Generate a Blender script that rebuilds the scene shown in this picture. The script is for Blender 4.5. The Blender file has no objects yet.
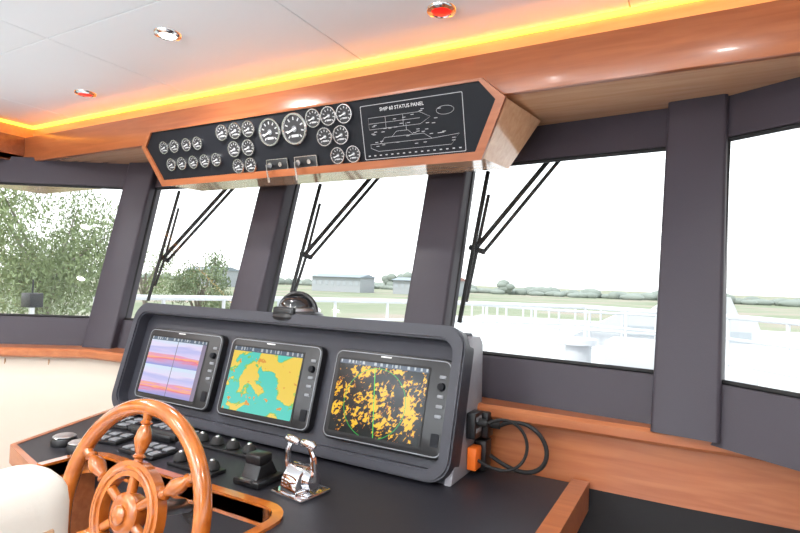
import bpy, bmesh, math, random
from mathutils import Vector, Matrix
random.seed(7)
sc = bpy.context.scene
try:
    sc.view_settings.view_transform = 'Standard'
    sc.view_settings.look = 'None'
    sc.view_settings.exposure = 0.0
except Exception as e:
    print(e)

# ------------------------------------------------------------------ materials
def newmat(name):
    m = bpy.data.materials.new(name); m.use_nodes = True
    nt = m.node_tree; b = nt.nodes['Principled BSDF']
    return m, nt, b
def mat(name, col, rough=0.5, metal=0.0, emit=None, es=0.0, coat=0.0, bump=0.0, bscale=200, var=0.0, vscale=8, spec=0.5):
    m, nt, b = newmat(name)
    b.inputs['Base Color'].default_value = (*col, 1)
    b.inputs['Roughness'].default_value = rough
    b.inputs['Metallic'].default_value = metal
    b.inputs['Specular IOR Level'].default_value = spec
    if coat: b.inputs['Coat Weight'].default_value = coat; b.inputs['Coat Roughness'].default_value = 0.08
    if emit:
        b.inputs['Emission Color'].default_value = (*emit, 1); b.inputs['Emission Strength'].default_value = es
    tc = nt.nodes.new('ShaderNodeTexCoord')
    if bump:
        n = nt.nodes.new('ShaderNodeTexNoise'); n.inputs['Scale'].default_value = bscale
        bp = nt.nodes.new('ShaderNodeBump'); bp.inputs['Strength'].default_value = bump; bp.inputs['Distance'].default_value = 0.002
        nt.links.new(tc.outputs['Object'], n.inputs['Vector'])
        nt.links.new(n.outputs['Fac'], bp.inputs['Height']); nt.links.new(bp.outputs['Normal'], b.inputs['Normal'])
    if var:
        n = nt.nodes.new('ShaderNodeTexNoise'); n.inputs['Scale'].default_value = vscale; n.inputs['Detail'].default_value = 6
        r = nt.nodes.new('ShaderNodeValToRGB')
        r.color_ramp.elements[0].position = 0.3; r.color_ramp.elements[1].position = 0.7
        r.color_ramp.elements[0].color = (*[c*(1-var) for c in col], 1)
        r.color_ramp.elements[1].color = (*[min(1, c*(1+var)) for c in col], 1)
        nt.links.new(tc.outputs['Object'], n.inputs['Vector'])
        nt.links.new(n.outputs['Fac'], r.inputs['Fac']); nt.links.new(r.outputs['Color'], b.inputs['Base Color'])
    return m
def wood(name, c1, c2, rough=0.28, scale=(1.2, 14, 14), coat=0.4):
    m, nt, b = newmat(name)
    tc = nt.nodes.new('ShaderNodeTexCoord'); mp = nt.nodes.new('ShaderNodeMapping')
    mp.inputs['Scale'].default_value = scale
    n = nt.nodes.new('ShaderNodeTexNoise'); n.inputs['Scale'].default_value = 3.0; n.inputs['Detail'].default_value = 8; n.inputs['Distortion'].default_value = 0.6
    r = nt.nodes.new('ShaderNodeValToRGB')
    r.color_ramp.elements[0].position = 0.32; r.color_ramp.elements[1].position = 0.68
    r.color_ramp.elements[0].color = (*c1, 1); r.color_ramp.elements[1].color = (*c2, 1)
    L = nt.links
    L.new(tc.outputs['Object'], mp.inputs['Vector']); L.new(mp.outputs['Vector'], n.inputs['Vector'])
    L.new(n.outputs['Fac'], r.inputs['Fac']); L.new(r.outputs['Color'], b.inputs['Base Color'])
    b.inputs['Roughness'].default_value = rough
    b.inputs['Coat Weight'].default_value = coat; b.inputs['Coat Roughness'].default_value = 0.1
    return m
M_WOOD = wood('cherry_wood', (0.30, 0.082, 0.026), (0.40, 0.125, 0.044), coat=.25)
M_WOODL = wood('cherry_wood_light', (0.34, 0.100, 0.034), (0.45, 0.155, 0.058), coat=.25)
M_SOFF = wood('wood_painted_glare', (0.66, 0.33, 0.17), (0.76, 0.43, 0.24), rough=.18, coat=.8)  # window glare on the wood painted in as a lighter tone
M_COVE = wood('cove_board_painted_glow', (0.80, 0.40, 0.14), (0.90, 0.50, 0.18), coat=0)  # LED glow put into the board's bright orange colour
M_WHEEL = wood('varnished_teak', (0.36, 0.085, 0.010), (0.56, 0.16, 0.022), rough=0.18, scale=(6, 6, 6), coat=1.0)
M_FRAME = mat('window_frame_dark', (0.042, 0.035, 0.046), 0.5, bump=0.2, bscale=300, spec=.35)
M_CONS = mat('console_leatherette', (0.032, 0.033, 0.045), 0.5, bump=0.35, bscale=350)
M_CONSIDE = mat('console_side_grey_sheen', (0.27, 0.27, 0.30), 0.38, bump=0.5, bscale=260, var=0.15)  # grey side, with the leather sheen put into its lighter colour
M_COUNTER = mat('counter_black', (0.018, 0.018, 0.024), 0.42, bump=0.25, bscale=500)
M_BLACK = mat('black_plastic', (0.010, 0.010, 0.012), 0.35)
M_RUB = mat('black_rubber', (0.012, 0.012, 0.013), 0.7)
M_CEIL = mat('ceiling_white', (0.88, 0.92, 0.95), 0.55, bump=0.05)
M_GAP = mat('ceiling_joint', (0.45, 0.44, 0.42), 0.8)
M_CREAM = mat('cream_leather', (0.62, 0.55, 0.46), 0.5, bump=0.3, bscale=150)
M_CHAIR = mat('chair_leather', (0.70, 0.67, 0.61), 0.4, bump=0.2, bscale=150)
M_PIPE = mat('leather_seam', (0.42, 0.25, 0.14), 0.6)
M_CHROME = mat('chrome', (0.85, 0.85, 0.87), 0.08, 1.0)
M_RIMCH = mat('gauge_bezel_chrome', (0.75, 0.75, 0.77), 0.2, 1.0)
M_STEEL = mat('brushed_steel', (0.65, 0.65, 0.67), 0.3, 1.0)
M_GLASSDK = mat('dark_glass', (0.015, 0.015, 0.018), 0.1, coat=1.0)
M_DIAL = mat('gauge_dial', (0.030, 0.030, 0.033), 0.5, spec=.3)
M_WHITE = mat('white_print', (0.8, 0.8, 0.8), 0.5)
M_PRINT = mat('gauge_print', (0.5, 0.5, 0.51), 0.6, spec=.1)
M_PANEL = mat('instrument_panel_black', (0.010, 0.011, 0.015), 0.5, spec=.15)
M_GRAYSW = mat('switch_grey', (0.22, 0.23, 0.25), 0.4)
M_TINT = mat('yacht_window_tint', (0.34, 0.37, 0.40), 0.3)
M_ORANGE = mat('orange_plastic', (0.9, 0.18, 0.02), 0.4)
M_LED = mat('led_strip', (1, .5, .05), 0.5, emit=(1.0, 0.42, 0.045), es=4.0)
M_LED2 = mat('led_strip_hidden', (1, .5, .05), 0.5, emit=(1.0, 0.36, 0.03), es=9.0)
M_LAMPW = mat('lamp_lens_white', (1, 1, 1), 0.5, emit=(1.0, 0.93, 0.8), es=8.0)
M_LAMPR = mat('lamp_lens_red', (.6, .01, .01), 0.3, emit=(1.0, 0.015, 0.01), es=1.4)
M_FLOOR = mat('floor_grey_carpet', (0.56, 0.58, 0.62), .9, bump=.5, bscale=120, var=.08, vscale=40)
M_WALLB = mat('aft_wall_white', (.80, .82, .84), .6)
M_DARK = mat('painted_recess_shade', (0.012, 0.011, 0.012), 0.8)  # near-black colour stands in for the shade of a recess
M_GEL = mat('white_gelcoat', (0.80, 0.81, 0.82), 0.3)
M_RAIL = mat('rail_white', (0.55, 0.56, 0.58), 0.3)
M_BARK = mat('tree_bark', (0.17, 0.145, 0.12), 0.9, var=0.3)
M_LEAF = mat('leaf_green_hazed', (0.20, 0.25, 0.12), 0.8, var=0.25, vscale=1.5)  # green paled to paint outdoor haze into the leaves
M_LEAF2 = mat('leaf_green_dark_hazed', (0.165, 0.21, 0.115), 0.8, var=0.25, vscale=1.5)  # darker foliage, also paled with painted haze
def glass_mat():
    m = bpy.data.materials.new('window_glass'); m.use_nodes = True
    nt = m.node_tree; nt.nodes.clear()
    o = nt.nodes.new('ShaderNodeOutputMaterial'); mx = nt.nodes.new('ShaderNodeMixShader'); mx.inputs[0].default_value = 0.03
    t = nt.nodes.new('ShaderNodeBsdfTransparent'); t.inputs[0].default_value = (0.97, 0.985, 0.98, 1)
    g = nt.nodes.new('ShaderNodeBsdfGlossy'); g.inputs['Roughness'].default_value = 0.02
    nt.links.new(t.outputs[0], mx.inputs[1]); nt.links.new(g.outputs[0], mx.inputs[2]); nt.links.new(mx.outputs[0], o.inputs[0])
    return m
M_GLASS = glass_mat()

# ------------------------------------------------------------------ mesh kit
class Obj:
    def __init__(s, name, parent=None):
        s.name = name; s.bm = bmesh.new(); s.mats = []; s.parent = parent
    def mi(s, m):
        if m not in s.mats: s.mats.append(m)
        return s.mats.index(m)
    def add(s, tmp, m, M=None):
        if M is not None: bmesh.ops.transform(tmp, matrix=M, verts=tmp.verts)
        i = s.mi(m)
        for f in tmp.faces: f.material_index = i
        me = bpy.data.meshes.new('t'); tmp.to_mesh(me); tmp.free()
        s.bm.from_mesh(me); bpy.data.meshes.remove(me)
    def box(s, lo, hi, m, bevel=0, M=None, seg=2):
        t = bmesh.new(); bmesh.ops.create_cube(t, size=1)
        for v in t.verts:
            v.co = Vector([lo[k] + (v.co[k]+.5)*(hi[k]-lo[k]) for k in range(3)])
        if bevel: bmesh.ops.bevel(t, geom=t.edges[:], offset=bevel, segments=seg, affect='EDGES', profile=0.5)
        s.add(t, m, M)
    def prism(s, poly, z0, z1, m, M=None, bevel=0, seg=2):
        t = bmesh.new()
        a = [t.verts.new((x, y, z0)) for x, y in poly]; b = [t.verts.new((x, y, z1)) for x, y in poly]
        n = len(poly)
        t.faces.new(a[::-1]); t.faces.new(b)
        for i in range(n): t.faces.new((a[i], a[(i+1) % n], b[(i+1) % n], b[i]))
        bmesh.ops.recalc_face_normals(t, faces=t.faces[:])
        if bevel:
            es = [e for e in t.edges if abs(e.verts[0].co.z-z1) < 1e-6 and abs(e.verts[1].co.z-z1) < 1e-6]
            bmesh.ops.bevel(t, geom=es, offset=bevel, segments=seg, affect='EDGES', profile=0.5)
        s.add(t, m, M)
    def ring(s, po, pi, z0, z1, m, M=None):
        t = bmesh.new(); n = len(po)
        L = [[t.verts.new((x, y, z)) for x, y in p] for p, z in ((po, z0), (po, z1), (pi, z1), (pi, z0))]
        for k in range(4):
            A, B = L[k], L[(k+1) % 4]
            for i in range(n): t.faces.new((A[i], A[(i+1) % n], B[(i+1) % n], B[i]))
        bmesh.ops.recalc_face_normals(t, faces=t.faces[:])
        s.add(t, m, M)
    def lathe(s, prof, m, M=None, seg=24, cap=True):
        t = bmesh.new(); rings = []
        for r, z in prof:
            r = max(r, 1e-5)
            rings.append([t.verts.new((r*math.cos(2*math.pi*i/seg), r*math.sin(2*math.pi*i/seg), z)) for i in range(seg)])
        for a, b in zip(rings, rings[1:]):
            for i in range(seg): t.faces.new((a[i], a[(i+1) % seg], b[(i+1) % seg], b[i]))
        if cap: t.faces.new(rings[0][::-1]); t.faces.new(rings[-1])
        bmesh.ops.recalc_face_normals(t, faces=t.faces[:])
        s.add(t, m, M)
    def cyl(s, p0, p1, r, m, r1=None, seg=16, M=None):
        p0 = Vector(p0); p1 = Vector(p1); d = p1-p0
        Q = Matrix.Translation(p0) @ d.to_track_quat('Z', 'Y').to_matrix().to_4x4()
        if M is not None: Q = M @ Q
        s.lathe([(r, 0), (r if r1 is None else r1, d.length)], m, Q, seg)
    def tube(s, pts, r, m, closed=False, seg=10, M=None):
        pts = [Vector(p) for p in pts]; n = len(pts); t = bmesh.new(); rings = []
        rr = r if isinstance(r, (list, tuple)) else [r]*n
        up = None
        for i in range(n):
            if closed: d = pts[(i+1) % n]-pts[i-1]
            else: d = pts[min(i+1, n-1)]-pts[max(i-1, 0)]
            d.normalize()
            if up is None:
                up = Vector((0, 0, 1)) if abs(d.z) < .9 else Vector((1, 0, 0))
            a = d.cross(up).normalized(); up = a.cross(d).normalized()
            rings.append([t.verts.new(pts[i]+rr[i]*(math.cos(2*math.pi*k/seg)*a+math.sin(2*math.pi*k/seg)*up)) for k in range(seg)])
        for i in range(n if closed else n-1):
            a, b = rings[i], rings[(i+1) % n]
            for k in range(seg): t.faces.new((a[k], a[(k+1) % seg], b[(k+1) % seg], b[k]))
        if not closed: t.faces.new(rings[0][::-1]); t.faces.new(rings[-1])
        bmesh.ops.recalc_face_normals(t, faces=t.faces[:])
        s.add(t, m, M)
    def sphere(s, c, r, m, M=None, sub=3, scale=(1, 1, 1)):
        t = bmesh.new(); bmesh.ops.create_icosphere(t, subdivisions=sub, radius=r)
        for v in t.verts: v.co = Vector((v.co.x*scale[0], v.co.y*scale[1], v.co.z*scale[2]))+Vector(c)
        s.add(t, m, M)
    def mesh(s, vs, fs, m, M=None, recalc=True):
        t = bmesh.new(); V = [t.verts.new(v) for v in vs]
        for f in fs: t.faces.new([V[i] for i in f])
        if recalc: bmesh.ops.recalc_face_normals(t, faces=t.faces[:])
        s.add(t, m, M)
    def done(s, sharp=35, center=True):
        bm = s.bm
        for f in bm.faces: f.smooth = True
        for e in bm.edges:
            if len(e.link_faces) == 2:
                try: e.smooth = e.calc_face_angle(0) < math.radians(sharp)
                except Exception: pass
        me = bpy.data.meshes.new(s.name); 
        c = Vector((0, 0, 0))
        if center and len(bm.verts):
            xs = [v.co for v in bm.verts]
            lo = Vector([min(v[k] for v in xs) for k in range(3)]); hi = Vector([max(v[k] for v in xs) for k in range(3)])
            c = (lo+hi)/2
            for v in bm.verts: v.co -= c
        bm.to_mesh(me); bm.free()
        for m in s.mats: me.materials.append(m)
        o = bpy.data.objects.new(s.name, me); o.location = c
        sc.collection.objects.link(o)
        if s.parent is not None:
            o.parent = s.parent; o.matrix_parent_inverse = Matrix.Translation(-s.parent.location)
        return o
def empty(name, loc):
    e = bpy.data.objects.new(name, None); e.location = loc; e.empty_display_size = 0.1
    sc.collection.objects.link(e); return e
def rrect(w, h, r, n=5, cx=0, cy=0):
    p = []
    for sx, sy, a0 in ((1, 1, 0), (-1, 1, 90), (-1, -1, 180), (1, -1, 270)):
        for k in range(n+1):
            a = math.radians(a0+90*k/n)
            p.append((cx+sx*(w/2-r)+r*math.cos(a), cy+sy*(h/2-r)+r*math.sin(a)))
    return p
def frame(origin, v):   # local X = world X, local Y = v (up the face), local Z = outward (towards helm)
    v = Vector(v).normalized(); x = Vector((1, 0, 0)); n = x.cross(v)
    M = Matrix.Identity(4)
    for k, a in enumerate((x, v, n)):
        for j in range(3): M[j][k] = a[j]
    M.translation = Vector(origin); return M

# ------------------------------------------------------------------ camera
YAW, PIT, ROL = math.radians(29), math.radians(1.6), math.radians(2.0)
fw = Vector((-math.sin(YAW)*math.cos(PIT), math.cos(YAW)*math.cos(PIT), math.sin(PIT)))
r0 = Vector((math.cos(YAW), math.sin(YAW), 0)); u0 = r0.cross(fw)
rt = math.cos(ROL)*r0+math.sin(ROL)*u0; up = -math.sin(ROL)*r0+math.cos(ROL)*u0
cm = Matrix.Identity(4)
for j in range(3): cm[j][0] = rt[j]; cm[j][1] = up[j]; cm[j][2] = -fw[j]
cm.translation = Vector((0, 0, 1.65))
cd = bpy.data.cameras.new('camera'); cd.sensor_width = 36; cd.lens = 540/800*36; cd.clip_end = 2000; cd.clip_start = 0.02
co = bpy.data.objects.new('camera', cd); co.matrix_world = cm; sc.collection.objects.link(co); sc.camera = co

# ------------------------------------------------------------------ shell
B = [(-4.0, -2.5), (-4.0, .55), (-3.45, 1.28), (-2.70, 1.76), (-1.82, 1.85), (-.90, 1.85), (-.02, 1.775), (.73, 1.28), (1.28, .55), (1.28, -2.5)]
O = [(-1, 0), (-.95, .28), (-.75, .78), (-.33, .97), (-.03, 1), (0, 1), (.05, .97), (.75, .78), (.95, .28), (1, 0)]
BL = list(B); BL[6] = (-.02, 1.85); BL[7] = (.85, 1.86)
OT = {6: (.12, .99)}
NB = len(B)-1
Z0 = 1.40; RK = 0.28
def wp(i, t, z, off):
    bx = B[i][0]*(1-t)+B[i+1][0]*t if t else B[i][0]; by = B[i][1]*(1-t)+B[i+1][1]*t if t else B[i][1]
    ox = O[i][0]*(1-t)+O[i+1][0]*t if t else O[i][0]; oy = O[i][1]*(1-t)+O[i+1][1]*t if t else O[i][1]
    k = off + RK*(z-Z0) if z > Z0-.2 else off - RK*.2
    return Vector((bx+ox*k, by+oy*k, z))
def vp_(i, z, off, raked=True, BB=B):
    k = off + (RK*(z-Z0) if raked else 0)
    return Vector((BB[i][0]+O[i][0]*k, BB[i][1]+O[i][1]*k, z))
def sweep(ob, prof, m, i0=0, i1=NB, raked=True, BB=B):
    n = len(prof); vs = []; fs = []
    for i in range(i0, i1+1):
        for off, z in prof: vs.append(vp_(i, z, off, raked, BB))
    for i in range(i1-i0):
        for k in range(n):
            a = i*n+k; b = i*n+(k+1) % n; fs.append((a, b, b+n, a+n))
    fs.append(tuple(range(n))); fs.append(tuple(range((i1-i0)*n, (i1-i0)*n+n)))
    ob.mesh(vs, fs, m)
w = Obj('wall_front')
sweep(w, [(0, 1.24), (0, 1.40), (.06, 1.40), (.06, 1.24)], M_FRAME)
sweep(w, [(0, 2.13), (0, 2.285), (.06, 2.285), (.06, 2.13)], M_FRAME)
for i in range(1, NB):
    oo = OT.get(i, O[i])
    T = Vector((oo[1], -oo[0], 0)).normalized(); N = Vector((oo[0], oo[1], 0)).normalized()
    vs = []
    for z in (1.255, 2.28):
        c = vp_(i, z, 0)
        for s_, n_ in ((-1, -.065), (1, -.065), (1, .05), (-1, .05)):
            vs.append(c+T*.085*s_+N*n_)
    t = bmesh.new(); V = [t.verts.new(v) for v in vs]
    for f in ((0, 1, 2, 3), (4, 5, 6, 7), (0, 1, 5, 4), (1, 2, 6, 5), (2, 3, 7, 6), (3, 0, 4, 7)): t.faces.new([V[k] for k in f])
    bmesh.ops.recalc_face_normals(t, faces=t.faces[:])
    es = [e for e in t.edges if abs(e.verts[0].co.z-e.verts[1].co.z) > .5]
    bmesh.ops.bevel(t, geom=es, offset=.012, segments=3, affect='EDGES', profile=.5)
    w.add(t, M_FRAME)
w.done()
w = Obj('wall_lower')
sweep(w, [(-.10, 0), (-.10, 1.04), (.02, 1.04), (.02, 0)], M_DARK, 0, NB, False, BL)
w.done()
w = Obj('wall_panel_wood')
sweep(w, [(-.105, 1.04), (-.105, 1.235), (.02, 1.235), (.02, 1.04)], M_WOODL, 4, NB, False, BL)
w.done()
w = Obj('wall_panel_upholstered')
sweep(w, [(-.105, .45), (-.125, .6), (-.13, .95), (-.13, 1.15), (-.105, 1.22), (.0, 1.22), (.0, .45)], M_CREAM, 0, 4, False)
for f_ in (.25, .5, .75):
    for i in (2, 3):
        pa = Vector(vp_(i, 1.20, -.118, False)).lerp(vp_(i+1, 1.20, -.118, False), f_); pb_ = Vector(vp_(i, .60, -.128, False)).lerp(vp_(i+1, .60, -.128, False), f_)
        w.tube([pa, pb_], .004, M_PIPE, seg=6)
w.done()
w = Obj('trim_1')
sweep(w, [(-.155, 1.215), (-.165, 1.225), (-.165, 1.25), (-.155, 1.26), (.0, 1.262), (.0, 1.215)], M_WOODL, 0, NB, False, BL)
w.done()
# windows
for i in range(NB):
    t0 = .085/ (Vector(B[i+1])-Vector(B[i])).length
    def q(t, z, off): return wp(i, t, z, off)
    o = Obj('window_%d' % (i+1))
    a, b = (t0*.9 if i else .01), (1-t0*.9 if i < NB-1 else .99)
    o.mesh([q(a, 1.39, .03), q(b, 1.39, .03), q(b, 2.14, .03), q(a, 2.14, .03)], [(0, 1, 2, 3)], M_GLASS)
    for (pa, pb) in (((a, 1.405), (b, 1.405)), ((a, 2.125), (b, 2.125)), ((a+.005, 1.40), (a+.005, 2.13)), ((b-.005, 1.40), (b-.005, 2.13))):
        o.tube([q(pa[0], pa[1], .015), q(pb[0], pb[1], .015)], .008, M_RUB, seg=6)
    o.done()
w = Obj('wall_back')
w.box((-4.0, -2.56, 0), (-3.4, -2.5, 2.52), M_WALLB); w.box((.7, -2.56, 0), (1.28, -2.5, 2.52), M_WALLB)
w.box((-3.4, -2.56, 2.2), (.7, -2.5, 2.52), M_WALLB); w.box((-3.4, -2.56, 0), (-1.8, -2.5, .6), M_WALLB); w.box((-.6, -2.56, 0), (.7, -2.5, .6), M_WALLB)
w.done()
w = Obj('floor'); w.box((-4.0, -2.5, -.05), (1.28, 1.9, 0), M_FLOOR); w.done()
# ceiling
c = Obj('ceiling')
c.box((-4.6, -2.5, 2.53), (2.0, 2.4, 2.60), M_GAP)
xs = [-3.98, -3.14, -2.16, -1.18, -.20, .78, 1.2]; ys = [-2.5, -1.70, -.70, .30, 1.10, 1.775]
for a, b in zip(xs, xs[1:]):
    for d, e in zip(ys, ys[1:]):
        c.box((a+.0015, d+.0015, 2.518), (b-.0015, e-.0015, 2.531), M_CEIL, bevel=.002, seg=1)
c.done()
FX = .74
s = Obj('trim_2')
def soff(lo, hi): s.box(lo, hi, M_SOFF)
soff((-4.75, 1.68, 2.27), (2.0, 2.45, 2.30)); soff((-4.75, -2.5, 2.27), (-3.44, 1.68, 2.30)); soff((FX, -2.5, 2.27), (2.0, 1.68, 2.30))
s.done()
s = Obj('trim_3')  # fascia ring
s.box((-3.46, 1.66, 2.265), (FX, 1.685, 2.41), M_WOOD, bevel=.003); s.box((-3.465, -2.5, 2.265), (-3.44, 1.66, 2.41), M_WOOD, bevel=.003)
s.box((FX, -2.5, 2.265), (FX+.025, 1.685, 2.41), M_WOOD, bevel=.003)
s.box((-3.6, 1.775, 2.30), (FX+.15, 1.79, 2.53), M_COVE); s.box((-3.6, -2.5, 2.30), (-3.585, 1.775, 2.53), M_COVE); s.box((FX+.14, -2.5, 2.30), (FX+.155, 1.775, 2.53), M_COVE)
s.done()
s = Obj('cove_light_strip')
s.box((-3.58, 1.762, 2.502), (FX+.12, 1.774, 2.517), M_LED); s.box((-3.584, -2.5, 2.502), (-3.574, 1.76, 2.517), M_LED); s.box((FX+.125, -2.5, 2.502), (FX+.135, 1.76, 2.517), M_LED)
s.box((-3.44, 1.735, 2.325), (FX, 1.745, 2.333), M_LED2)
s.done()
def downlight(x, y, red):
    d = Obj('recessed_downlight')
    M = Matrix.Translation((x, y, 2.517)) @ Matrix.Rotation(math.pi, 4, 'X')
    d.lathe([(.030, -.002), (.030, .006), (.034, .010), (.046, .006), (.050, 0), (.050, -.002)], M_CHROME, M, 32, cap=False)
    d.lathe([(.0, -.001), (.033, -.001), (.033, .004), (.026, .009), (.0, .012)], M_LAMPR if red else M_LAMPW, M, 24)
    d.done()
    if not red:
        l = bpy.data.lights.new('downlight_lamp', 'AREA'); l.shape = 'DISK'; l.size = .06; l.energy = 11; l.color = (1, .98, .95)
        lo = bpy.data.objects.new('downlight_lamp', l); lo.location = (x, y, 2.50); sc.collection.objects.link(lo)
downlight(-1.70, 1.27, False); downlight(-2.64, 1.53, True); downlight(-.73, 1.53, True)
for x in (-2.9, -1.7, -.5):  # unseen downlights, added aft as fill light
    for y in (.0, -1.2): downlight(x, y, False)
downlight(.35, .6, False); downlight(-3.0, .8, False)  # two more out-of-view downlights added for fill
# invented uplighters behind the camera, added as fill to brighten the ceiling
for x in (-2.9, -1.35, .2):
    o = Obj('added_fill_fixture')
    o.lathe([(.04, -.10), (.10, -.02), (.14, .05), (.13, .05), (.09, -.01), (.0, -.03)], M_STEEL, Matrix.Translation((x, -2.34, 1.80)), 28)
    o.box((x-.03, -2.5, 1.70), (x+.03, -2.33, 1.74), M_STEEL, bevel=.005)
    o.done()
    l = bpy.data.lights.new('added_fill_lamp', 'AREA'); l.shape = 'DISK'; l.size = .20; l.energy = 70; l.color = (.95, .98, 1)
    lo = bpy.data.objects.new('added_fill_lamp', l); lo.location = (x, -2.34, 1.852); lo.rotation_euler = (math.radians(158), 0, 0); sc.collection.objects.link(lo)

# ------------------------------------------------------------------ overhead instrument panel
P = empty('overhead_instrument_panel', (-1.43, 1.65, 2.18))
h = Obj('housing', P)
xl, xr = -2.29, -.54
fb = [(xl+.09, 1.665, 2.065), (xr-.09, 1.665, 2.065)]
bb = [(xl+.07, 1.90, 2.075), (xr-.075, 1.90, 2.075)]
cut = .07
def onface(x, f): return (x, 1.665-.065*f, 2.065+.235*f)
F6 = [onface(xl+cut, 1), onface(xr-cut, 1), onface(xr, .74), fb[1], fb[0], onface(xl, .74)]
Bk6 = [(xl+cut, 1.97, 2.30), (xr-cut, 1.97, 2.30), (xr+.02, 1.97, 2.26), bb[1], bb[0], (xl-.02, 1.97, 2.26)]
vs = F6+Bk6
h.mesh(vs, [(0, 1, 2, 3, 4, 5), (6, 7, 8, 9, 10, 11)]+[(i, (i+1) % 6, 6+(i+1) % 6, 6+i) for i in range(6)], M_SOFF)
h.done()
MF = frame((0, 1.665, 2.065), (0, -.065, .235))
f = Obj('face_frame', P)
H = math.hypot(.065, .235)
po = [(xl+cut, H+.004), (xr-cut, H+.004), (xr+.004, H*.74), (xr-.088, -.006), (xl+.088, -.006), (xl-.004, H*.74)]
pi_ = [(xl+cut+.008, H-.004), (xr-cut-.010, H-.004), (xr-.028, H*.73), (xr-.107, .022), (xl+.102, .022), (xl+.022, H*.73)]
f.ring(po, pi_, -.004, .014, M_WOOD, MF); f.done()
f = Obj('face_plate', P)
f.prism(pi_, .0, .006, M_PANEL, MF)
f.done()
g = Obj('gauges', P)
def gauge(x, v, r):
    M = MF @ Matrix.Translation((x, v*H, .006))
    g.lathe([(r*1.0, 0), (r*1.0, .008), (r*.95, .012), (r*.87, .012), (r*.82, .006)], M_RIMCH, M, 28, cap=False)
    g.lathe([(0, .0), (r*.84, .0), (r*.84, .0065), (0, .0065)], M_DIAL, M, 24)
    g.lathe([(0, .0065), (r*.20, .0065), (r*.18, .009), (0, .009)], M_GRAYSW, M, 16)
    for k in range(9):
        a = math.radians(-135+33.75*k+90)
        Q = M @ Matrix.Rotation(a, 4, 'Z')
        g.box((r*.54, -r*.04, .0065), (r*.74, r*.04, .0075), M_PRINT, M=Q)
    Q = M @ Matrix.Rotation(math.radians(200), 4, 'Z')
    g.box((-r*.15, -r*.05, .009), (r*.6, r*.05, .010), M_WHITE, M=Q)
    g.box((-r*.28, -r*.5, .0065), (r*.28, -r*.34, .0075), M_PRINT, M=M)
for px_ in (-2.14, -2.07, -1.99, -1.92): gauge(px_, .68, .029)
for px_ in (-2.11, -2.04, -1.965, -1.893, -1.822): gauge(px_, .36, .029)
for px_ in (-1.765, -1.69, -1.615): gauge(px_, .80, .034)
for px_ in (-1.71, -1.63): gauge(px_, .50, .034)
for px_ in (-1.70, -1.63): gauge(px_, .21, .031)
gauge(-1.505, .70, .056); gauge(-1.38, .70, .062)
for px_ in (-1.283, -1.212, -1.141): gauge(px_, .82, .036)
for px_ in (-1.24, -1.165): gauge(px_, .52, .036)
for px_ in (-1.19, -1.12): gauge(px_, .22, .032)
g.done()
g = Obj('key_switches', P)
for x in (-1.49, -1.345):
    g.box((x-.055, .02, .006), (x+.055, .065, .012), M_BLACK, bevel=.003, M=MF)
    g.ring(rrect(.11, .045, .004, 2, x, .0425), rrect(.105, .040, .004, 2, x, .0425), .012, .0135, M_RIMCH, MF)
    g.cyl((x-.03, .042, .012), (x-.03, .042, .024), .011, M_RIMCH, M=MF)
    g.cyl((x+.02, .042, .012), (x+.02, .042, .020), .009, M_RIMCH, M=MF)
    g.box((x-.032, .02, .024), (x-.028, .045, .045), M_STEEL, M=MF)
    g.box((x-.034, -.025, .040), (x-.026, .02, .044), M_RIMCH, M=MF)
g.done()
g = Obj('status_panel', P)
x0, x1 = -1.075, -.68
g.ring(rrect(x1-x0, .190, .004, 2, (x0+x1)/2, H*.5), rrect(x1-x0-.004, .186, .004, 2, (x0+x1)/2, H*.5), .006, .0075, M_PRINT, MF)
def ln(pts, r=.0007): g.tube([(x, y, .0072) for x, y in pts], r, M_PRINT, seg=4, M=MF)
yc = H*.5
ln([(x0+.03, yc-.055), (x0+.06, yc-.068), (x1-.05, yc-.068), (x1-.02, yc-.035), (x1-.12, yc-.042), (x0+.03, yc-.042), (x0+.03, yc-.055)])
ln([(x0+.07, yc-.042), (x0+.09, yc-.022), (x1-.15, yc-.022), (x1-.12, yc-.042)])
ln([(x0+.12, yc-.022), (x0+.14, yc-.005), (x1-.21, yc-.005), (x1-.19, yc-.022)])
ln([(x0+.18, yc-.005), (x0+.18, yc+.02)])
ln([(x0+.03, yc+.01), (x0+.03, yc+.05), (x1-.16, yc+.05), (x1-.12, yc+.03), (x1-.16, yc+.01), (x0+.03, yc+.01)])
ln([(x0+.03, yc+.03), (x1-.16, yc+.03)]); ln([(x0+.10, yc+.01), (x0+.10, yc+.05)]); ln([(x0+.17, yc+.01), (x0+.17, yc+.05)])
el = [(x1-.065+.032*math.cos(a*math.pi/8), yc+.045+.014*math.sin(a*math.pi/8)) for a in range(17)]; ln(el)
for k in range(16):
    xx = x0+.02+k*(x1-x0-.04)/15; g.box((xx-.004, yc-.084, .006), (xx+.004, yc-.080, .0075), M_PRINT, M=MF)
for k in range(40):
    xx = x0+.03+random.random()*(x1-x0-.07); yy = yc-.062+random.random()*.12
    g.box((xx, yy, .006), (xx+.012, yy+.0022, .0073), M_PRINT, M=MF)
g.done()
def text(body, size, M, m, parent, name):
    cu = bpy.data.curves.new(name, 'FONT'); cu.body = body; cu.size = size; cu.align_x = 'CENTER'
    o = bpy.data.objects.new(name, cu); sc.collection.objects.link(o)
    bpy.context.view_layer.update()
    me = bpy.data.meshes.new_from_object(o.evaluated_get(bpy.context.evaluated_depsgraph_get()))
    bpy.data.objects.remove(o)
    me.materials.clear(); me.materials.append(m)
    o = bpy.data.objects.new(name, me); sc.collection.objects.link(o)
    o.parent = parent; o.matrix_parent_inverse = Matrix.Translation(-parent.location); o.matrix_basis = M
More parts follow.
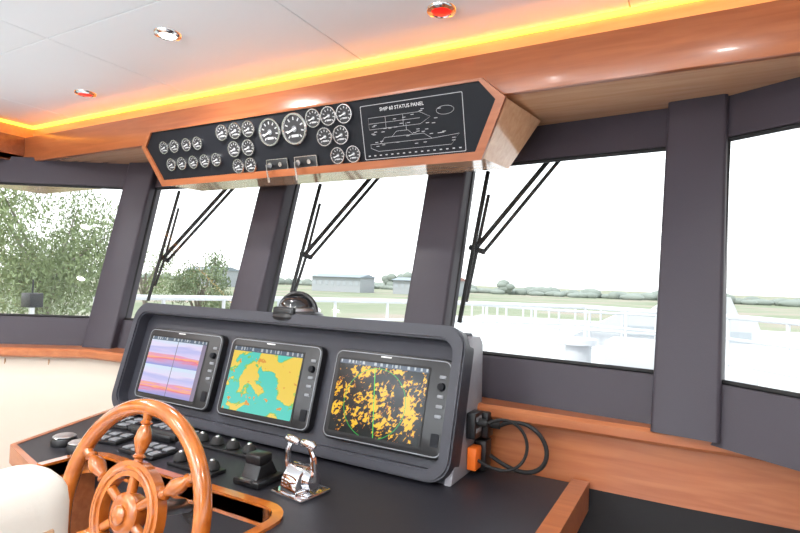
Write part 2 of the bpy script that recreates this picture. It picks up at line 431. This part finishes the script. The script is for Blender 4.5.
text('SHIP 60 STATUS PANEL', .017, MF @ Matrix.Translation(((x0+x1)/2-.03, yc+.070, .0075)), M_WHITE, P, 'panel_title')

# ------------------------------------------------------------------ helm counter
poly = [(-.30, .80), (-.30, 1.735), (-1.80, 1.735), (-2.26, 1.69), (-2.235, 1.5), (-2.02, 1.0), (-1.73, .93)]
def arc(cx, cy, r, a0, a1, n=6): return [(cx+r*math.cos(math.radians(a0+(a1-a0)*k/n)), cy+r*math.sin(math.radians(a0+(a1-a0)*k/n))) for k in range(n+1)]
notch = [(-1.73, .93)] + arc(-1.66, 1.01, .07, 180, 90) + arc(-.98, 1.01, .07, 90, 0) + [(-.91, .80)]
poly = poly[:-1]+notch
HC = Obj('helm_counter')
HC.prism(poly, 1.01, 1.05, M_COUNTER)
def ribbon(ob, path, w_, z0, z1, m, side=1):
    n = len(path); vs = []; fs = []
    for i, p in enumerate(path):
        a = Vector(path[max(i-1, 0)]); b = Vector(path[min(i+1, n-1)]); d = (b-a).normalized(); nn = Vector((-d.y, d.x))*w_*side
        p = Vector(p)
        for q_ in (p, p+nn):
            vs.append((q_.x, q_.y, z0)); vs.append((q_.x, q_.y, z1))
    for i in range(n-1):
        a = 4*i; b = a+4
        fs += [(a, a+1, b+1, b), (a+2, b+2, b+3, a+3), (a+1, a+3, b+3, b+1), (a, b, b+2, a+2)]
    fs += [(0, 2, 3, 1), (4*n-4, 4*n-3, 4*n-1, 4*n-2)]
    ob.mesh(vs, fs, m)
ribbon(HC, notch, .028, 1.0, 1.058, M_WHEEL, 1)
ribbon(HC, [(-.33, .80), (-.33, 1.732)], .05, .98, 1.065, M_WOODL, -1)
ribbon(HC, [(-.91, .80), (-.28, .80)], .03, .98, 1.058, M_WOODL, -1)
ribbon(HC, [(-2.245, 1.55), (-2.02, 1.0), (-1.73, .93)], .02, .99, 1.052, M_WOODL, -1)
pb = [(-.34, .84), (-.34, 1.70), (-1.80, 1.70), (-2.22, 1.66), (-2.19, 1.5), (-1.98, 1.05), (-1.76, .97), (-1.76, 1.13), (-.88, 1.13), (-.88, .84)]
HC.prism(pb, .0, 1.01, M_WOODL)
HC.box((-1.76, 1.118, .3), (-.88, 1.13, 1.0), M_COUNTER)
HC.done()
# ------------------------------------------------------------------ monitor console
MC = frame((0, 1.50, 1.052), (0, .115, .425)); HH = math.hypot(.115, .425)
C = Obj('helm_console')
cl, cr = -2.225, -.625
prof = [(1.50, 1.051), (1.615, 1.47), (1.63, 1.485), (1.66, 1.49), (1.68, 1.475), (1.69, 1.051)]
Mx = Matrix(((0, 0, 1, 0), (1, 0, 0, 0), (0, 1, 0, 0), (0, 0, 0, 1)))
C.prism(prof, cl+.02, cr-.02, M_CONS, Mx)
profs = [(1.49, 1.051), (1.605, 1.47), (1.63, 1.482), (1.70, 1.478), (1.725, 1.45), (1.73, 1.30), (1.73, 1.051)]
C.prism(profs, cr-.025, cr-.002, M_CONSIDE, Mx, bevel=.006)
C.box((cr-.16, 1.685, 1.051), (cr-.01, 1.728, 1.44), M_CONSIDE, bevel=.004)
wC = cr-cl; xc = (cl+cr)/2
C.ring(rrect(wC, HH+.03, .07, 8, xc, HH/2+.013), rrect(wC-.08, HH-.050, .045, 8, xc, HH/2+.008), -.03, .045, M_CONS, MC)
C.ring(rrect(wC-.012, HH+.018, .066, 8, xc, HH/2+.013), rrect(wC-.068, HH-.038, .050, 8, xc, HH/2+.008), .045, .051, M_CONS, MC)
C.done()
# ------------------------------------------------------------------ displays
def screen_mat(kind):
    m = bpy.data.materials.new('screen_'+kind); m.use_nodes = True; nt = m.node_tree; L = nt.links
    b = nt.nodes['Principled BSDF']; b.inputs['Base Color'].default_value = (.01, .01, .01, 1); b.inputs['Roughness'].default_value = .15
    b.inputs['Specular IOR Level'].default_value = .25
    tc = nt.nodes.new('ShaderNodeTexCoord')
    def N(t): return nt.nodes.new(t)
    def math_(op, a, bb=None):
        n = N('ShaderNodeMath'); n.operation = op
        for i, v in enumerate((a, bb)):
            if v is None: continue
            if isinstance(v, (int, float)): n.inputs[i].default_value = v
            else: L.new(v, n.inputs[i])
        return n.outputs[0]
    def mix(fac, c1, c2):
        n = N('ShaderNodeMix'); n.data_type = 'RGBA'
        if isinstance(fac, (int, float)): n.inputs[0].default_value = fac
        else: L.new(fac, n.inputs[0])
        for idx, v in ((6, c1), (7, c2)):
            if isinstance(v, tuple): n.inputs[idx].default_value = (*v, 1)
            else: L.new(v, n.inputs[idx])
        return n.outputs[2]
    sp = N('ShaderNodeSeparateXYZ'); L.new(tc.outputs['Generated'], sp.inputs[0]); X = sp.outputs[0]; Z = sp.outputs[2]
    def noise(sx, sz, scale, detail=3, dist=0, seed=0, rot=0):
        mp = N('ShaderNodeMapping'); mp.inputs['Scale'].default_value = (sx, 0, sz); mp.inputs['Location'].default_value = (seed, seed*1.7, 0)
        src = tc.outputs['Generated']
        if rot:
            m0 = N('ShaderNodeMapping'); m0.inputs['Rotation'].default_value = (0, math.radians(rot), 0); L.new(src, m0.inputs[0]); src = m0.outputs[0]
            mp.inputs['Scale'].default_value = (sx, 0.0, sz)
        L.new(src, mp.inputs[0]); n = N('ShaderNodeTexNoise'); n.inputs['Scale'].default_value = scale
        n.inputs['Detail'].default_value = detail; n.inputs['Distortion'].default_value = dist; L.new(mp.outputs[0], n.inputs['Vector']); return n.outputs['Fac']
    if kind == 'chart':
        n1 = noise(1.2, 1, 2.9, 6, .4, 3.1)
        n1 = math_('ADD', n1, math_('MULTIPLY', math_('SUBTRACT', Z, .42), .16))
        col = mix(math_('GREATER_THAN', n1, .50), (.10, .66, .55), (.92, .66, .10))
        col = mix(math_('LESS_THAN', math_('ABSOLUTE', math_('SUBTRACT', n1, .50)), .010), col, (.22, .60, .14))
        n2 = noise(1.2, 1, 9, 2, 0, 5)
        col = mix(math_('GREATER_THAN', n2, .67), col, (.80, .35, .06))
        top = .93
    elif kind == 'radar':
        dx = math_('MULTIPLY', math_('SUBTRACT', X, .47), 1.38); dz = math_('SUBTRACT', Z, .45)
        d = math_('SQRT', math_('ADD', math_('MULTIPLY', dx, dx), math_('MULTIPLY', dz, dz)))
        n1 = noise(1.7, 1.0, 19, 2, .6, 1, rot=-20); n2 = noise(1.5, 1, 3.6, 2, .5, 4.3)
        s_ = math_('ADD', n1, math_('MULTIPLY', math_('SUBTRACT', n2, .5), 1.0))
        ex = math_('SUBTRACT', X, .54); ez = math_('SUBTRACT', Z, .54)
        ed = math_('ADD', math_('MULTIPLY', ex, ex), math_('MULTIPLY', ez, ez))
        s_ = math_('SUBTRACT', s_, math_('MULTIPLY', ed, .55))
        y = math_('GREATER_THAN', s_, .485)
        o_ = math_('GREATER_THAN', s_, .450)
        col = mix(o_, (.002, .006, .006), (.50, .12, .01)); col = mix(y, col, (1.0, .60, .02))
        rg = math_('LESS_THAN', math_('ABSOLUTE', math_('SUBTRACT', d, .47)), .0045)
        col = mix(rg, col, (.02, .50, .06))
        ln_ = math_('MULTIPLY', math_('LESS_THAN', math_('ABSOLUTE', math_('ADD', dx, math_('MULTIPLY', dz, .15))), .006), math_('LESS_THAN', d, .47))
        col = mix(ln_, col, (.1, .8, .1))
        top = .94
    else:
        n1 = noise(.6, 5, 2.4, 5, .3, 2)
        zz = math_('ADD', math_('FRACT', math_('MULTIPLY', Z, 2.0)), math_('MULTIPLY', math_('SUBTRACT', n1, .5), .55))
        r = N('ShaderNodeValToRGB'); L.new(zz, r.inputs[0])
        cr_ = r.color_ramp; cr_.elements[0].position = .0; cr_.elements[0].color = (.30, .32, .70, 1); cr_.elements[1].position = 1.0; cr_.elements[1].color = (.62, .78, .92, 1)
        for p_, c_ in ((.14, (.55, .35, .65)), (.22, (.85, .16, .22)), (.28, (.95, .45, .20)), (.33, (.80, .30, .50)), (.42, (.72, .62, .90)), (.62, (.50, .50, .85)), (.75, (.78, .70, .92))):
            e = cr_.elements.new(p_); e.color = (*c_, 1)
        col = r.outputs[0]
        col = mix(math_('GREATER_THAN', X, .93), col, (.25, .2, .3))
        col = mix(math_('LESS_THAN', math_('ABSOLUTE', math_('SUBTRACT', X, .5)), .006), col, (.2, .2, .3))
        top = .94
    col = mix(math_('GREATER_THAN', Z, top), col, (.10, .14, .20))
    n3 = noise(30, 2, 1, 0); col = mix(math_('MULTIPLY', math_('GREATER_THAN', Z, top+.015), math_('GREATER_THAN', n3, .55)), col, (.5, .55, .6))
    L.new(col, b.inputs['Emission Color']); b.inputs['Emission Strength'].default_value = .95
    return m
for k, (mx, kind) in enumerate(((-1.885, 'sonar'), (-1.39, 'chart'), (-.885, 'radar'))):
    cen = MC @ Vector((mx, .215, .01))
    E = empty('navigation_display' + ('' if k == 0 else '.%03d' % k), cen)
    W_, H_ = .450, .304; cy = .212
    hs = Obj('housing', E)
    hs.prism(rrect(W_, H_, .03, 6, mx, cy), .001, .030, M_BLACK, MC, bevel=.008)
    hs.ring(rrect(W_-.014, H_-.014, .024, 6, mx, cy), rrect(W_-.020, H_-.020, .022, 6, mx, cy), .029, .0312, M_GRAYSW, MC)
    sx, sy = mx-.028, cy-.004
    hs.ring(rrect(.352, .250, .004, 2, sx, sy), rrect(.340, .238, .004, 2, sx, sy), .029, .0318, M_RUB, MC)
    bx = mx+W_/2-.032
    for j in range(5):
        yy = cy+.095-j*.030
        if j in (1,): hs.cyl((bx, yy, .030), (bx, yy, .043), .013, M_PANEL, r1=.011, M=MC)
        else: hs.prism(rrect(.022, .010, .003, 3, bx, yy), .030, .0335, M_GRAYSW, MC, bevel=.001)
    hs.prism(rrect(.026, .040, .004, 3, bx, cy-.095), .030, .033, M_PANEL, MC)
    hs.box((mx-.04, cy+H_/2-.017, .030), (mx+.0, cy+H_/2-.013, .0308), M_WHITE, M=MC)
    hs.done()
    scn = Obj('screen', E)
    scn.mesh([(sx-.171, sy-.120, .0312), (sx+.171, sy-.120, .0312), (sx+.171, sy+.120, .0312), (sx-.171, sy+.120, .0312)], [(0, 1, 2, 3)], screen_mat(kind), MC, recalc=False)
    scn.done()
# ------------------------------------------------------------------ compass on the console top
c = Obj('magnetic_compass')
Mq = Matrix.Translation((-1.37, 1.66, 1.4905))
c.lathe([(.0, 0), (.100, 0), (.104, .012), (.096, .024), (.070, .030), (.0, .030)], M_BLACK, Mq, 32)
c.lathe([(.086, .022), (.090, .034), (.084, .044), (.074, .048), (.0, .048)], M_STEEL, Mq, 32)
c.lathe([(.072, .044), (.070, .060), (.056, .078), (.032, .088), (.0, .091)], M_GLASSDK, Mq, 32)
c.box((-.05, -.090, .010), (.05, -.066, .048), M_BLACK, bevel=.008, M=Mq)
hd = [(.090*math.cos(a*math.pi/12), 0, .03+.070*math.sin(a*math.pi/12)) for a in range(13)]
c.tube(hd, .009, M_BLACK, seg=8, M=Mq)
c.done()
# ------------------------------------------------------------------ steering wheel
W = Obj('steering_wheel')
MW = frame((-1.275, .90, 1.030), (0, .22, .97))
R = .267
W.tube([(R*math.cos(2*math.pi*k/64), R*math.sin(2*math.pi*k/64), 0) for k in range(64)], .0215, M_WHEEL, closed=True, seg=14, M=MW)
W.ring([(.130*math.cos(2*math.pi*k/48), .130*math.sin(2*math.pi*k/48)) for k in range(48)], [(.092*math.cos(2*math.pi*k/48), .092*math.sin(2*math.pi*k/48)) for k in range(48)], -.014, .014, M_WHEEL, MW)
W.tube([(.111*math.cos(2*math.pi*k/48), .111*math.sin(2*math.pi*k/48), .014) for k in range(48)], .007, M_WHEEL, closed=True, seg=8, M=MW)
W.lathe([(0, -.03), (.045, -.03), (.052, -.012), (.052, .012), (.044, .020), (.034, .022), (.0, .022)], M_WHEEL, MW, 32)
W.lathe([(0, .022), (.024, .022), (.024, .028), (.015, .034), (.0, .036)], M_WHEEL, MW, 24)
sp = [(.0, .013), (.05, .013), (.09, .013), (.126, .014), (.134, .010), (.140, .018), (.147, .011), (.160, .016), (.184, .023), (.206, .018), (.220, .011), (.226, .017), (.232, .011), (.246, .013), (.262, .014)]
for k in range(6):
    Q = MW @ Matrix.Rotation(math.radians(60*k+32), 4, 'Z') @ Matrix.Rotation(math.radians(90), 4, 'Y')
    W.lathe([(r, z) for z, r in sp], M_WHEEL, Q, 14)
W.cyl((0, 0, -.03), (0, 0, -.235), .02, M_STEEL, M=MW)
W.lathe([(.0, -.24), (.06, -.24), (.06, -.225), (.035, -.20), (.0, -.20)], M_BLACK, MW, 24)
W.done()
# ------------------------------------------------------------------ throttle
T = Obj('engine_throttle_lever')
tx, ty, tz = -.965, 1.215, 1.05
Mt = Matrix.Translation((tx, ty, tz)) @ Matrix.Rotation(math.radians(-8), 4, 'Z')
T.box((-.062, -.058, 0), (.062, .058, .012), M_CHROME, bevel=.005, M=Mt)
dome = [(-.050, .010)] + [(.050*-math.cos(math.pi*k/12), .024+.056*math.sin(math.pi*k/12)) for k in range(13)] + [(.050, .010)]
My = Matrix(((0, 0, 1, 0), (1, 0, 0, 0), (0, 1, 0, 0), (0, 0, 0, 1)))
T.prism(dome, -.030, .030, M_CHROME, Mt @ My, bevel=.004)
for sgn in (-1, 1):
    T.cyl((sgn*.030, 0, .044), (sgn*.050, 0, .044), .030, M_CHROME, r1=.023, seg=24, M=Mt)
    T.tube([(sgn*.048, 0, .044), (sgn*.054, -.006, .082), (sgn*.050, -.008, .115), (sgn*.038, -.010, .136)], [.012, .009, .0085, .008], M_CHROME, seg=10, M=Mt)
    T.tube([(sgn*.060, -.010, .140), (sgn*.050, -.010, .143), (sgn*.03, -.010, .144), (sgn*.010, -.010, .142), (sgn*.004, -.010, .141)], [.005, .011, .012, .010, .005], M_CHROME, seg=12, M=Mt)
T.done()
J = Obj('thruster_control')
Mj = Matrix.Translation((-1.12, 1.215, 1.05))
J.box((-.05, -.06, 0), (.05, .06, .02), M_BLACK, bevel=.006, M=Mj)
J.prism([(-.045, .018), (-.03, .055), (.02, .060), (.045, .018)], -.03, .03, M_BLACK, Mj @ My, bevel=.004)
J.box((-.03, -.035, .055), (.03, .02, .085), M_BLACK, bevel=.008, M=Mj)
J.box((-.022, -.062, .016), (.022, -.050, .022), M_STEEL, M=Mj)
J.done()
def swpanel(x, y, w_, d_, rows, cols, rot=0):
    o = Obj('switch_panel'); M = Matrix.Translation((x, y, 1.05)) @ Matrix.Rotation(math.radians(rot), 4, 'Z')
    o.box((-w_/2, -d_/2, 0), (w_/2, d_/2, .012), M_BLACK, bevel=.003, M=M)
    for i in range(cols):
        for j in range(rows):
            cx = -w_/2+(i+.5)*w_/cols; cy = -d_/2+(j+.5)*d_/rows
            o.box((cx-w_/cols*.33, cy-d_/rows*.32, .012), (cx+w_/cols*.33, cy+d_/rows*.32, .018), M_GRAYSW, bevel=.002, M=M)
    o.done()
swpanel(-1.60, 1.20, .17, .11, 2, 4); swpanel(-1.83, 1.21, .15, .10, 2, 3, 12); swpanel(-1.96, 1.36, .13, .12, 3, 2, 10)
swpanel(-1.72, 1.40, .22, .07, 1, 6)
def knobs(x, y, n, dx):
    o = Obj('rotary_control')
    M = Matrix.Translation((x, y, 1.05))
    o.box((-.03, -.03, 0), (.03+dx*(n-1), .03, .012), M_BLACK, bevel=.004, M=M)
    for i in range(n):
        o.lathe([(0, .012), (.022, .012), (.024, .018), (.018, .034), (.010, .040), (0, .041)], M_RUB, M @ Matrix.Translation((i*dx, 0, 0)), 20)
        o.lathe([(0, .040), (.008, .040), (.006, .044), (0, .044)], M_STEEL, M @ Matrix.Translation((i*dx, 0, 0)), 12)
    o.done()
knobs(-1.53, 1.36, 4, .075); knobs(-1.42, 1.18, 3, .07)
for (x, y) in ((-1.90, 1.09), (-1.79, 1.08)):
    o = Obj('instrument_pod'); M = Matrix.Translation((x, y, 1.05))
    o.lathe([(0, 0), (.040, 0), (.042, .013), (.036, .026), (0, .028)], M_BLACK, M, 28)
    o.lathe([(.032, .024), (.036, .030), (.030, .034), (0, .034)], M_STEEL, M, 28)
    o.done()
o = Obj('vhf_handset'); M = Matrix.Translation((-1.72, 1.305, 1.05)) @ Matrix.Rotation(math.radians(4), 4, 'Z')
o.box((-.10, -.018, 0), (.10, .018, .03), M_BLACK, bevel=.009, M=M); o.cyl((-.12, 0, .022), (.12, 0, .022), .014, M_RUB, M=M)
o.done()
# ------------------------------------------------------------------ sockets + cable at console end
o = Obj('power_socket_box')
X0 = cr
o.box((X0, 1.585, 1.17), (X0+.03, 1.65, 1.25), M_BLACK, bevel=.004); o.box((X0, 1.66, 1.16), (X0+.045, 1.715, 1.24), M_BLACK, bevel=.004)
o.box((X0, 1.60, 1.07), (X0+.03, 1.65, 1.14), M_ORANGE, bevel=.004); o.box((X0, 1.66, 1.055), (X0+.04, 1.715, 1.15), M_BLACK, bevel=.004)
o.cyl((X0+.03, 1.615, 1.22), (X0+.06, 1.615, 1.22), .012, M_RUB); o.cyl((X0+.045, 1.69, 1.20), (X0+.075, 1.69, 1.20), .012, M_RUB)
for z in (1.19, 1.225): o.box((X0+.028, 1.595, z), (X0+.033, 1.635, z+.012), M_GRAYSW)
o.done()
def bez(P_, n=30):
    out = []
    for k in range(n+1):
        t = k/n; q = [Vector(p) for p in P_]
        while len(q) > 1: q = [a.lerp(b_, t) for a, b_ in zip(q, q[1:])]
        out.append(q[0])
    return out
o = Obj('power_cable')
o.tube(bez([(X0+.075, 1.69, 1.20), (X0+.16, 1.69, 1.26), (X0+.30, 1.70, 1.20), (X0+.26, 1.69, 1.0), (X0+.13, 1.68, 1.06), (X0+.045, 1.69, 1.10)]), .007, M_RUB, seg=8)
o.tube(bez([(X0+.06, 1.615, 1.22), (X0+.13, 1.65, 1.27), (X0+.24, 1.69, 1.20), (X0+.18, 1.67, 1.02), (X0+.10, 1.61, 1.075), (X0+.03, 1.62, 1.10)]), .005, M_RUB, seg=8)
o.done()
# ------------------------------------------------------------------ helm chair
ch = Obj('helm_chair')
def cush(lo, hi, b, M=None): ch.box(lo, hi, M_CHAIR, bevel=b, M=M, seg=5)
cush((-1.03, .05, .80), (-.89, .55, 1.325), .06)
cush((-1.50, .06, .68), (-1.0, .54, .80), .05)
cush((-1.42, .04, .86), (-1.0, .10, .92), .025); cush((-1.42, .50, .86), (-1.0, .56, .92), .025)
ch.tube([(-.889, .10, 1.235), (-.889, .50, 1.235)], .004, M_PIPE, seg=6)
ch.cyl((-1.25, .3, .03), (-1.25, .3, .68), .04, M_CHROME); ch.lathe([(0, 0), (.22, 0), (.22, .015), (.08, .035), (0, .035)], M_CHROME, Matrix.Translation((-1.25, .3, 0)), 32)
ch.done()
st = Obj('port_settee')
st.box((-3.75, -.6, .0), (-3.15, .6, .38), M_WOODL, bevel=.01); st.box((-3.75, -.6, .38), (-3.12, .6, .50), M_CREAM, bevel=.04, seg=4)
st.done()
# ------------------------------------------------------------------ wipers (outside)
def wiper(i, tb, tp, zm=1.80):
    o = Obj('windscreen_wiper')
    of = .085
    o.tube([wp(i, tb+.01, 2.12, of), wp(i, tb-.03, 1.50, of)], .009, M_RUB, seg=6)
    o.tube([wp(i, tb+.022, 2.02, of+.015), wp(i, tb-.005, zm, of+.03), wp(i, tb-.018, 1.58, of+.015)], .007, M_RUB, seg=6)
    m0 = wp(i, tb-.005, zm, of+.02)
    pv = wp(i, tp, 2.20, of+.02); pv2 = wp(i, tp+.05, 2.20, of+.02)
    o.tube([pv, m0], .010, M_RUB, seg=6); o.tube([pv2, m0+Vector((.03, 0, -.02))], .008, M_RUB, seg=6)
    o.tube([m0+Vector((.035, 0, -.02)), m0-Vector((.03, 0, .0))], .012, M_RUB, seg=6)
    o.box(pv-Vector((.03, .02, .0)), pv2+Vector((.03, .03, .04)), M_RUB, bevel=.008)
    o.done()
wiper(3, .20, .60, 1.74); wiper(4, .18, .54, 1.77); wiper(5, .13, .46, 1.80)

# ------------------------------------------------------------------ exterior
def ground_mat():
    m, nt, b = newmat('meadow_ground_hazed'); L = nt.links
    tc = nt.nodes.new('ShaderNodeTexCoord'); n = nt.nodes.new('ShaderNodeTexNoise'); n.inputs['Scale'].default_value = .06; n.inputs['Detail'].default_value = 8
    r = nt.nodes.new('ShaderNodeValToRGB'); e = r.color_ramp.elements
    e[0].position = .38; e[0].color = (.165, .195, .115, 1); e[1].position = .62; e[1].color = (.28, .235, .19, 1)  # grass and soil tones paled, haze painted into the colour
    x = e.new(.5); x.color = (.215, .235, .155, 1)
    L.new(tc.outputs['Object'], n.inputs['Vector']); L.new(n.outputs['Fac'], r.inputs['Fac']); L.new(r.outputs['Color'], b.inputs['Base Color']); b.inputs['Roughness'].default_value = .95
    return m
g = Obj('ground'); g.box((-900, -300, -3.0), (900, 1500, -2.5), ground_mat()); g.done(center=False)
g = Obj('river'); g.prism([(-7, -60), (-12, 20), (-22, 48), (-26, 70), (300, 110), (300, -60)], -2.50, -2.46, mat('pale_river_water', (.30, .33, .32), .25, bump=.3, bscale=.8)); g.done()
def tree(name, base, height, rad, n, lm, cl_=9):
    o = Obj(name); bx, by, bz = base
    top = Vector((bx, by, bz+height*.62))
    o.tube([(bx, by, bz), (bx+.1, by, bz+height*.25), (bx-.15, by+.1, bz+height*.45), top], [.26, .19, .13, .06], M_BARK, seg=8)
    cs = []
    for k in range(cl_):
        a = 2*math.pi*k/cl_+random.random(); rr = rad*(.35+.5*random.random())
        c_ = Vector((bx+rr*math.cos(a), by+rr*math.sin(a), bz+height*(.52+.38*random.random())))
        cs.append(c_)
        st_ = Vector((bx-.1, by, bz+height*(.3+.2*random.random())))
        o.tube([st_, st_.lerp(c_, .5)+Vector((0, 0, .2)), c_], [.09, .05, .02], M_BARK, seg=5)
    vs = []; fs = []
    for _ in range(n):
        c_ = random.choice(cs); d = Vector((random.gauss(0, 1), random.gauss(0, 1), random.gauss(0, 1)))
        d = d.normalized()*rad*.42*random.random()**.45; d.z *= 1.1
        p = c_+d-Vector((0, 0, random.random()**2*height*.14))
        u = Vector((random.gauss(0, 1), random.gauss(0, 1), random.gauss(0, 1.6))).normalized(); v = u.orthogonal().normalized()
        sz = .025+.03*random.random(); i = len(vs)
        vs += [p-u*sz*2, p+v*sz*.6, p+u*sz*2, p-v*sz*.6]; fs.append((i, i+1, i+2, i+3))
    o.mesh(vs, fs, lm, recalc=False); o.done()
tree('willow_tree', (-20.0, 10.6, -2.5), 7.4, 3.1, 17000, M_LEAF, 13)
tree('young_tree', (-19.8, 17.2, -2.5), 5.6, 1.5, 4200, M_LEAF2, 7)
tree('young_tree.001', (-36, 26.0, -2.5), 6.6, 2.4, 5000, M_LEAF, 8)
tree('young_tree.002', (-46, 24.0, -2.5), 6.6, 3.0, 5000, M_LEAF, 8)
o = Obj('distant_treeline')
M_HAZE = mat('distant_foliage_hazed', (.22, .25, .225), .95, var=.12, vscale=.2)  # distance haze painted in as pale grey-green
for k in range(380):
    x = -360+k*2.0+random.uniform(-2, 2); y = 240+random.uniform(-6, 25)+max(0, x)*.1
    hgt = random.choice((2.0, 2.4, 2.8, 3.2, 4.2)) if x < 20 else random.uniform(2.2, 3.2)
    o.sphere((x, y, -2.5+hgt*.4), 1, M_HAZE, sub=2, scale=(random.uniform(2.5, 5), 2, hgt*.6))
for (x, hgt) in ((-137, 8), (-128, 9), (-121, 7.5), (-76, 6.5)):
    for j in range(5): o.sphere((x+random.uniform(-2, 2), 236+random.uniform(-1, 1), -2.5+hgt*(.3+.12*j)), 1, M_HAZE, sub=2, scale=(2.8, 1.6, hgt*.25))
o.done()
def bld(name, x, y, w_, d_, h_, mw, mr, n):
    o = Obj(name); z = -2.5
    o.box((x, y, z), (x+w_, y+d_, z+h_), mw)
    o.prism([(-1, 0), (d_+1, 0), (d_/2, h_*.22)], x-.5, x+w_+.5, mr, Matrix(((0, 0, 1, 0), (1, 0, 0, y), (0, 1, 0, z+h_), (0, 0, 0, 1))))
    for i in range(n):
        wx = x+(i+.5)*w_/n; o.box((wx-w_/n*.25, y-.1, z+h_*.45), (wx+w_/n*.25, y, z+h_*.75), M_TINT)
    o.done()
MB = mat('building_white', (.33, .35, .37), .7); MR1 = mat('roof_blue_grey', (.23, .27, .31), .6); MR2 = mat('roof_red', (.34, .18, .16), .7)
bld('warehouse', -118, 150, 20, 9, 5.0, MB, MR1, 8); bld('warehouse.001', -90, 158, 10, 9, 4.6, MB, MR1, 4); bld('farmhouse', -78, 160, 10, 8, 5.0, MB, MR2, 3)
bld('warehouse.002', -170, 140, 18, 9, 6, MB, MR1, 6)
o = Obj('bow_railing')
pr = [(-5.5, 3.4), (-4.6, 5.2), (-3.2, 6.9), (-1.4, 8.0), (.3, 7.2), (1.8, 5.6), (2.8, 3.6)]
for z in (1.38, 1.13, .85): o.tube([(x, y, z) for x, y in pr], .030 if z > 1.2 else .018, M_RAIL, seg=8)
for a, b_ in zip(pr, pr[1:]):
    for t in (0, .33, .66):
        x = a[0]+(b_[0]-a[0])*t; y = a[1]+(b_[1]-a[1])*t; o.cyl((x, y, .42), (x, y, 1.38), .020, M_RAIL, seg=8)
o.done()
o = Obj('foredeck')
dk = [(-5.7, 2.6), (-4.7, 5.3), (-3.3, 7.05), (-1.4, 8.2), (.4, 7.35), (1.95, 5.7), (3.0, 2.6)]
o.prism(dk, -2.46, .42, M_GEL, bevel=.05)
M_DKG = mat('deck_gear_grey_white', (.46, .47, .49), .4)
o.box((-2.2, 4.6, .42), (-.4, 6.2, .80), M_DKG, bevel=.12, seg=4); o.cyl((-1.3, 7.0, .42), (-1.3, 7.0, .95), .16, M_DKG)
o.cyl((-1.3, 7.0, .95), (-1.3, 7.0, 1.02), .22, M_RAIL)
o.box((-.9, 6.3, .42), (-.2, 6.8, 1.10), M_DKG, bevel=.06, seg=3); o.box((.1, 6.0, .42), (.5, 6.4, .90), M_DKG, bevel=.05, seg=3)
o.tube([(-3.4, 4.9, .42), (-3.4, 4.9, .95), (-2.7, 5.5, .95), (-2.7, 5.5, .42)], .03, M_DKG, seg=8)
o.done()
o = Obj('dock_control_box')
o.cyl((-13.8, 7.0, -2.5), (-13.8, 7.0, .75), .06, M_STEEL); o.box((-14.0, 6.85, .74), (-13.6, 7.15, 1.08), M_BLACK, bevel=.02); o.cyl((-13.8, 7.0, 1.06), (-13.8, 7.0, 1.4), .02, M_BLACK)
o.done()
# moored yacht
Y = Obj('moored_yacht')
My2 = Matrix.Translation((-.2, 16.0, -2.45)) @ Matrix.Rotation(math.radians(184), 4, 'Z')
hull = [(-5.5, -1.6), (3.5, -1.7), (6.2, -.9), (7.6, 0), (6.2, .9), (3.5, 1.7), (-5.5, 1.6)]
vs = []; fs = []
for sc_, z in ((.78, -.01), (1.0, 1.2), (1.04, 2.6)):
    for x, y in hull: vs.append((x*sc_, y*sc_, z))
n = len(hull)
for l in range(2):
    for i in range(n): fs.append((l*n+i, l*n+(i+1) % n, (l+1)*n+(i+1) % n, (l+1)*n+i))
fs.append(tuple(range(n))); fs.append(tuple(range(2*n, 3*n)))
Y.mesh(vs, fs, M_GEL, My2)
MS = Matrix(((1, 0, 0, 0), (0, 0, -1, 0), (0, 1, 0, 0), (0, 0, 0, 1)))
Y.prism([(-1.6, 2.6), (-1.3, 3.5), (1.6, 3.5), (3.2, 2.6)], -1.2, 1.2, M_DKG, My2 @ MS)
Y.prism([(-1.0, 3.5), (-.8, 4.0), (.4, 4.0), (1.0, 3.5)], -1.0, 1.0, M_DKG, My2 @ MS)
for sy_ in (-1.21, 1.19): Y.box((-1.2, sy_, 2.95), (1.6, sy_+.02, 3.20), M_TINT, M=My2)
Y.cyl((.6, 0, 4.0), (.6, 0, 5.7), .03, M_STEEL, r1=.02, M=My2)
for s_ in (-1, 1):
    for k in range(9): Y.cyl((.8+k*.75, s_*(1.65-max(0, k-3)*.28), 2.6), (.8+k*.75, s_*(1.65-max(0, k-3)*.28), 3.5), .03, M_RAIL, M=My2, seg=6)
    for zz in (3.05, 3.5): Y.tube([(.8+k*.75, s_*(1.65-max(0, k-3)*.28), zz) for k in range(9)], .035, M_RAIL, M=My2, seg=6)
Y.done()

# ------------------------------------------------------------------ light
wd = bpy.data.worlds.new('sky'); sc.world = wd; wd.use_nodes = True; nt = wd.node_tree
bg = nt.nodes['Background']
tc = nt.nodes.new('ShaderNodeTexCoord'); sp = nt.nodes.new('ShaderNodeSeparateXYZ'); r = nt.nodes.new('ShaderNodeValToRGB')
nt.links.new(tc.outputs['Generated'], sp.inputs[0]); nt.links.new(sp.outputs[2], r.inputs[0]); nt.links.new(r.outputs[0], bg.inputs[0])
r.color_ramp.elements[0].color = (1, 1, 1, 1); r.color_ramp.elements[1].color = (.85, .93, 1.0, 1); r.color_ramp.elements[1].position = .6
bg.inputs[1].default_value = 2.4
sun = bpy.data.lights.new('sun', 'SUN'); sun.energy = 3.5; sun.angle = math.radians(6); sun.color = (1, .96, .9)
so = bpy.data.objects.new('sun', sun); so.rotation_euler = (math.radians(40), 0, math.radians(-25)); sc.collection.objects.link(so)
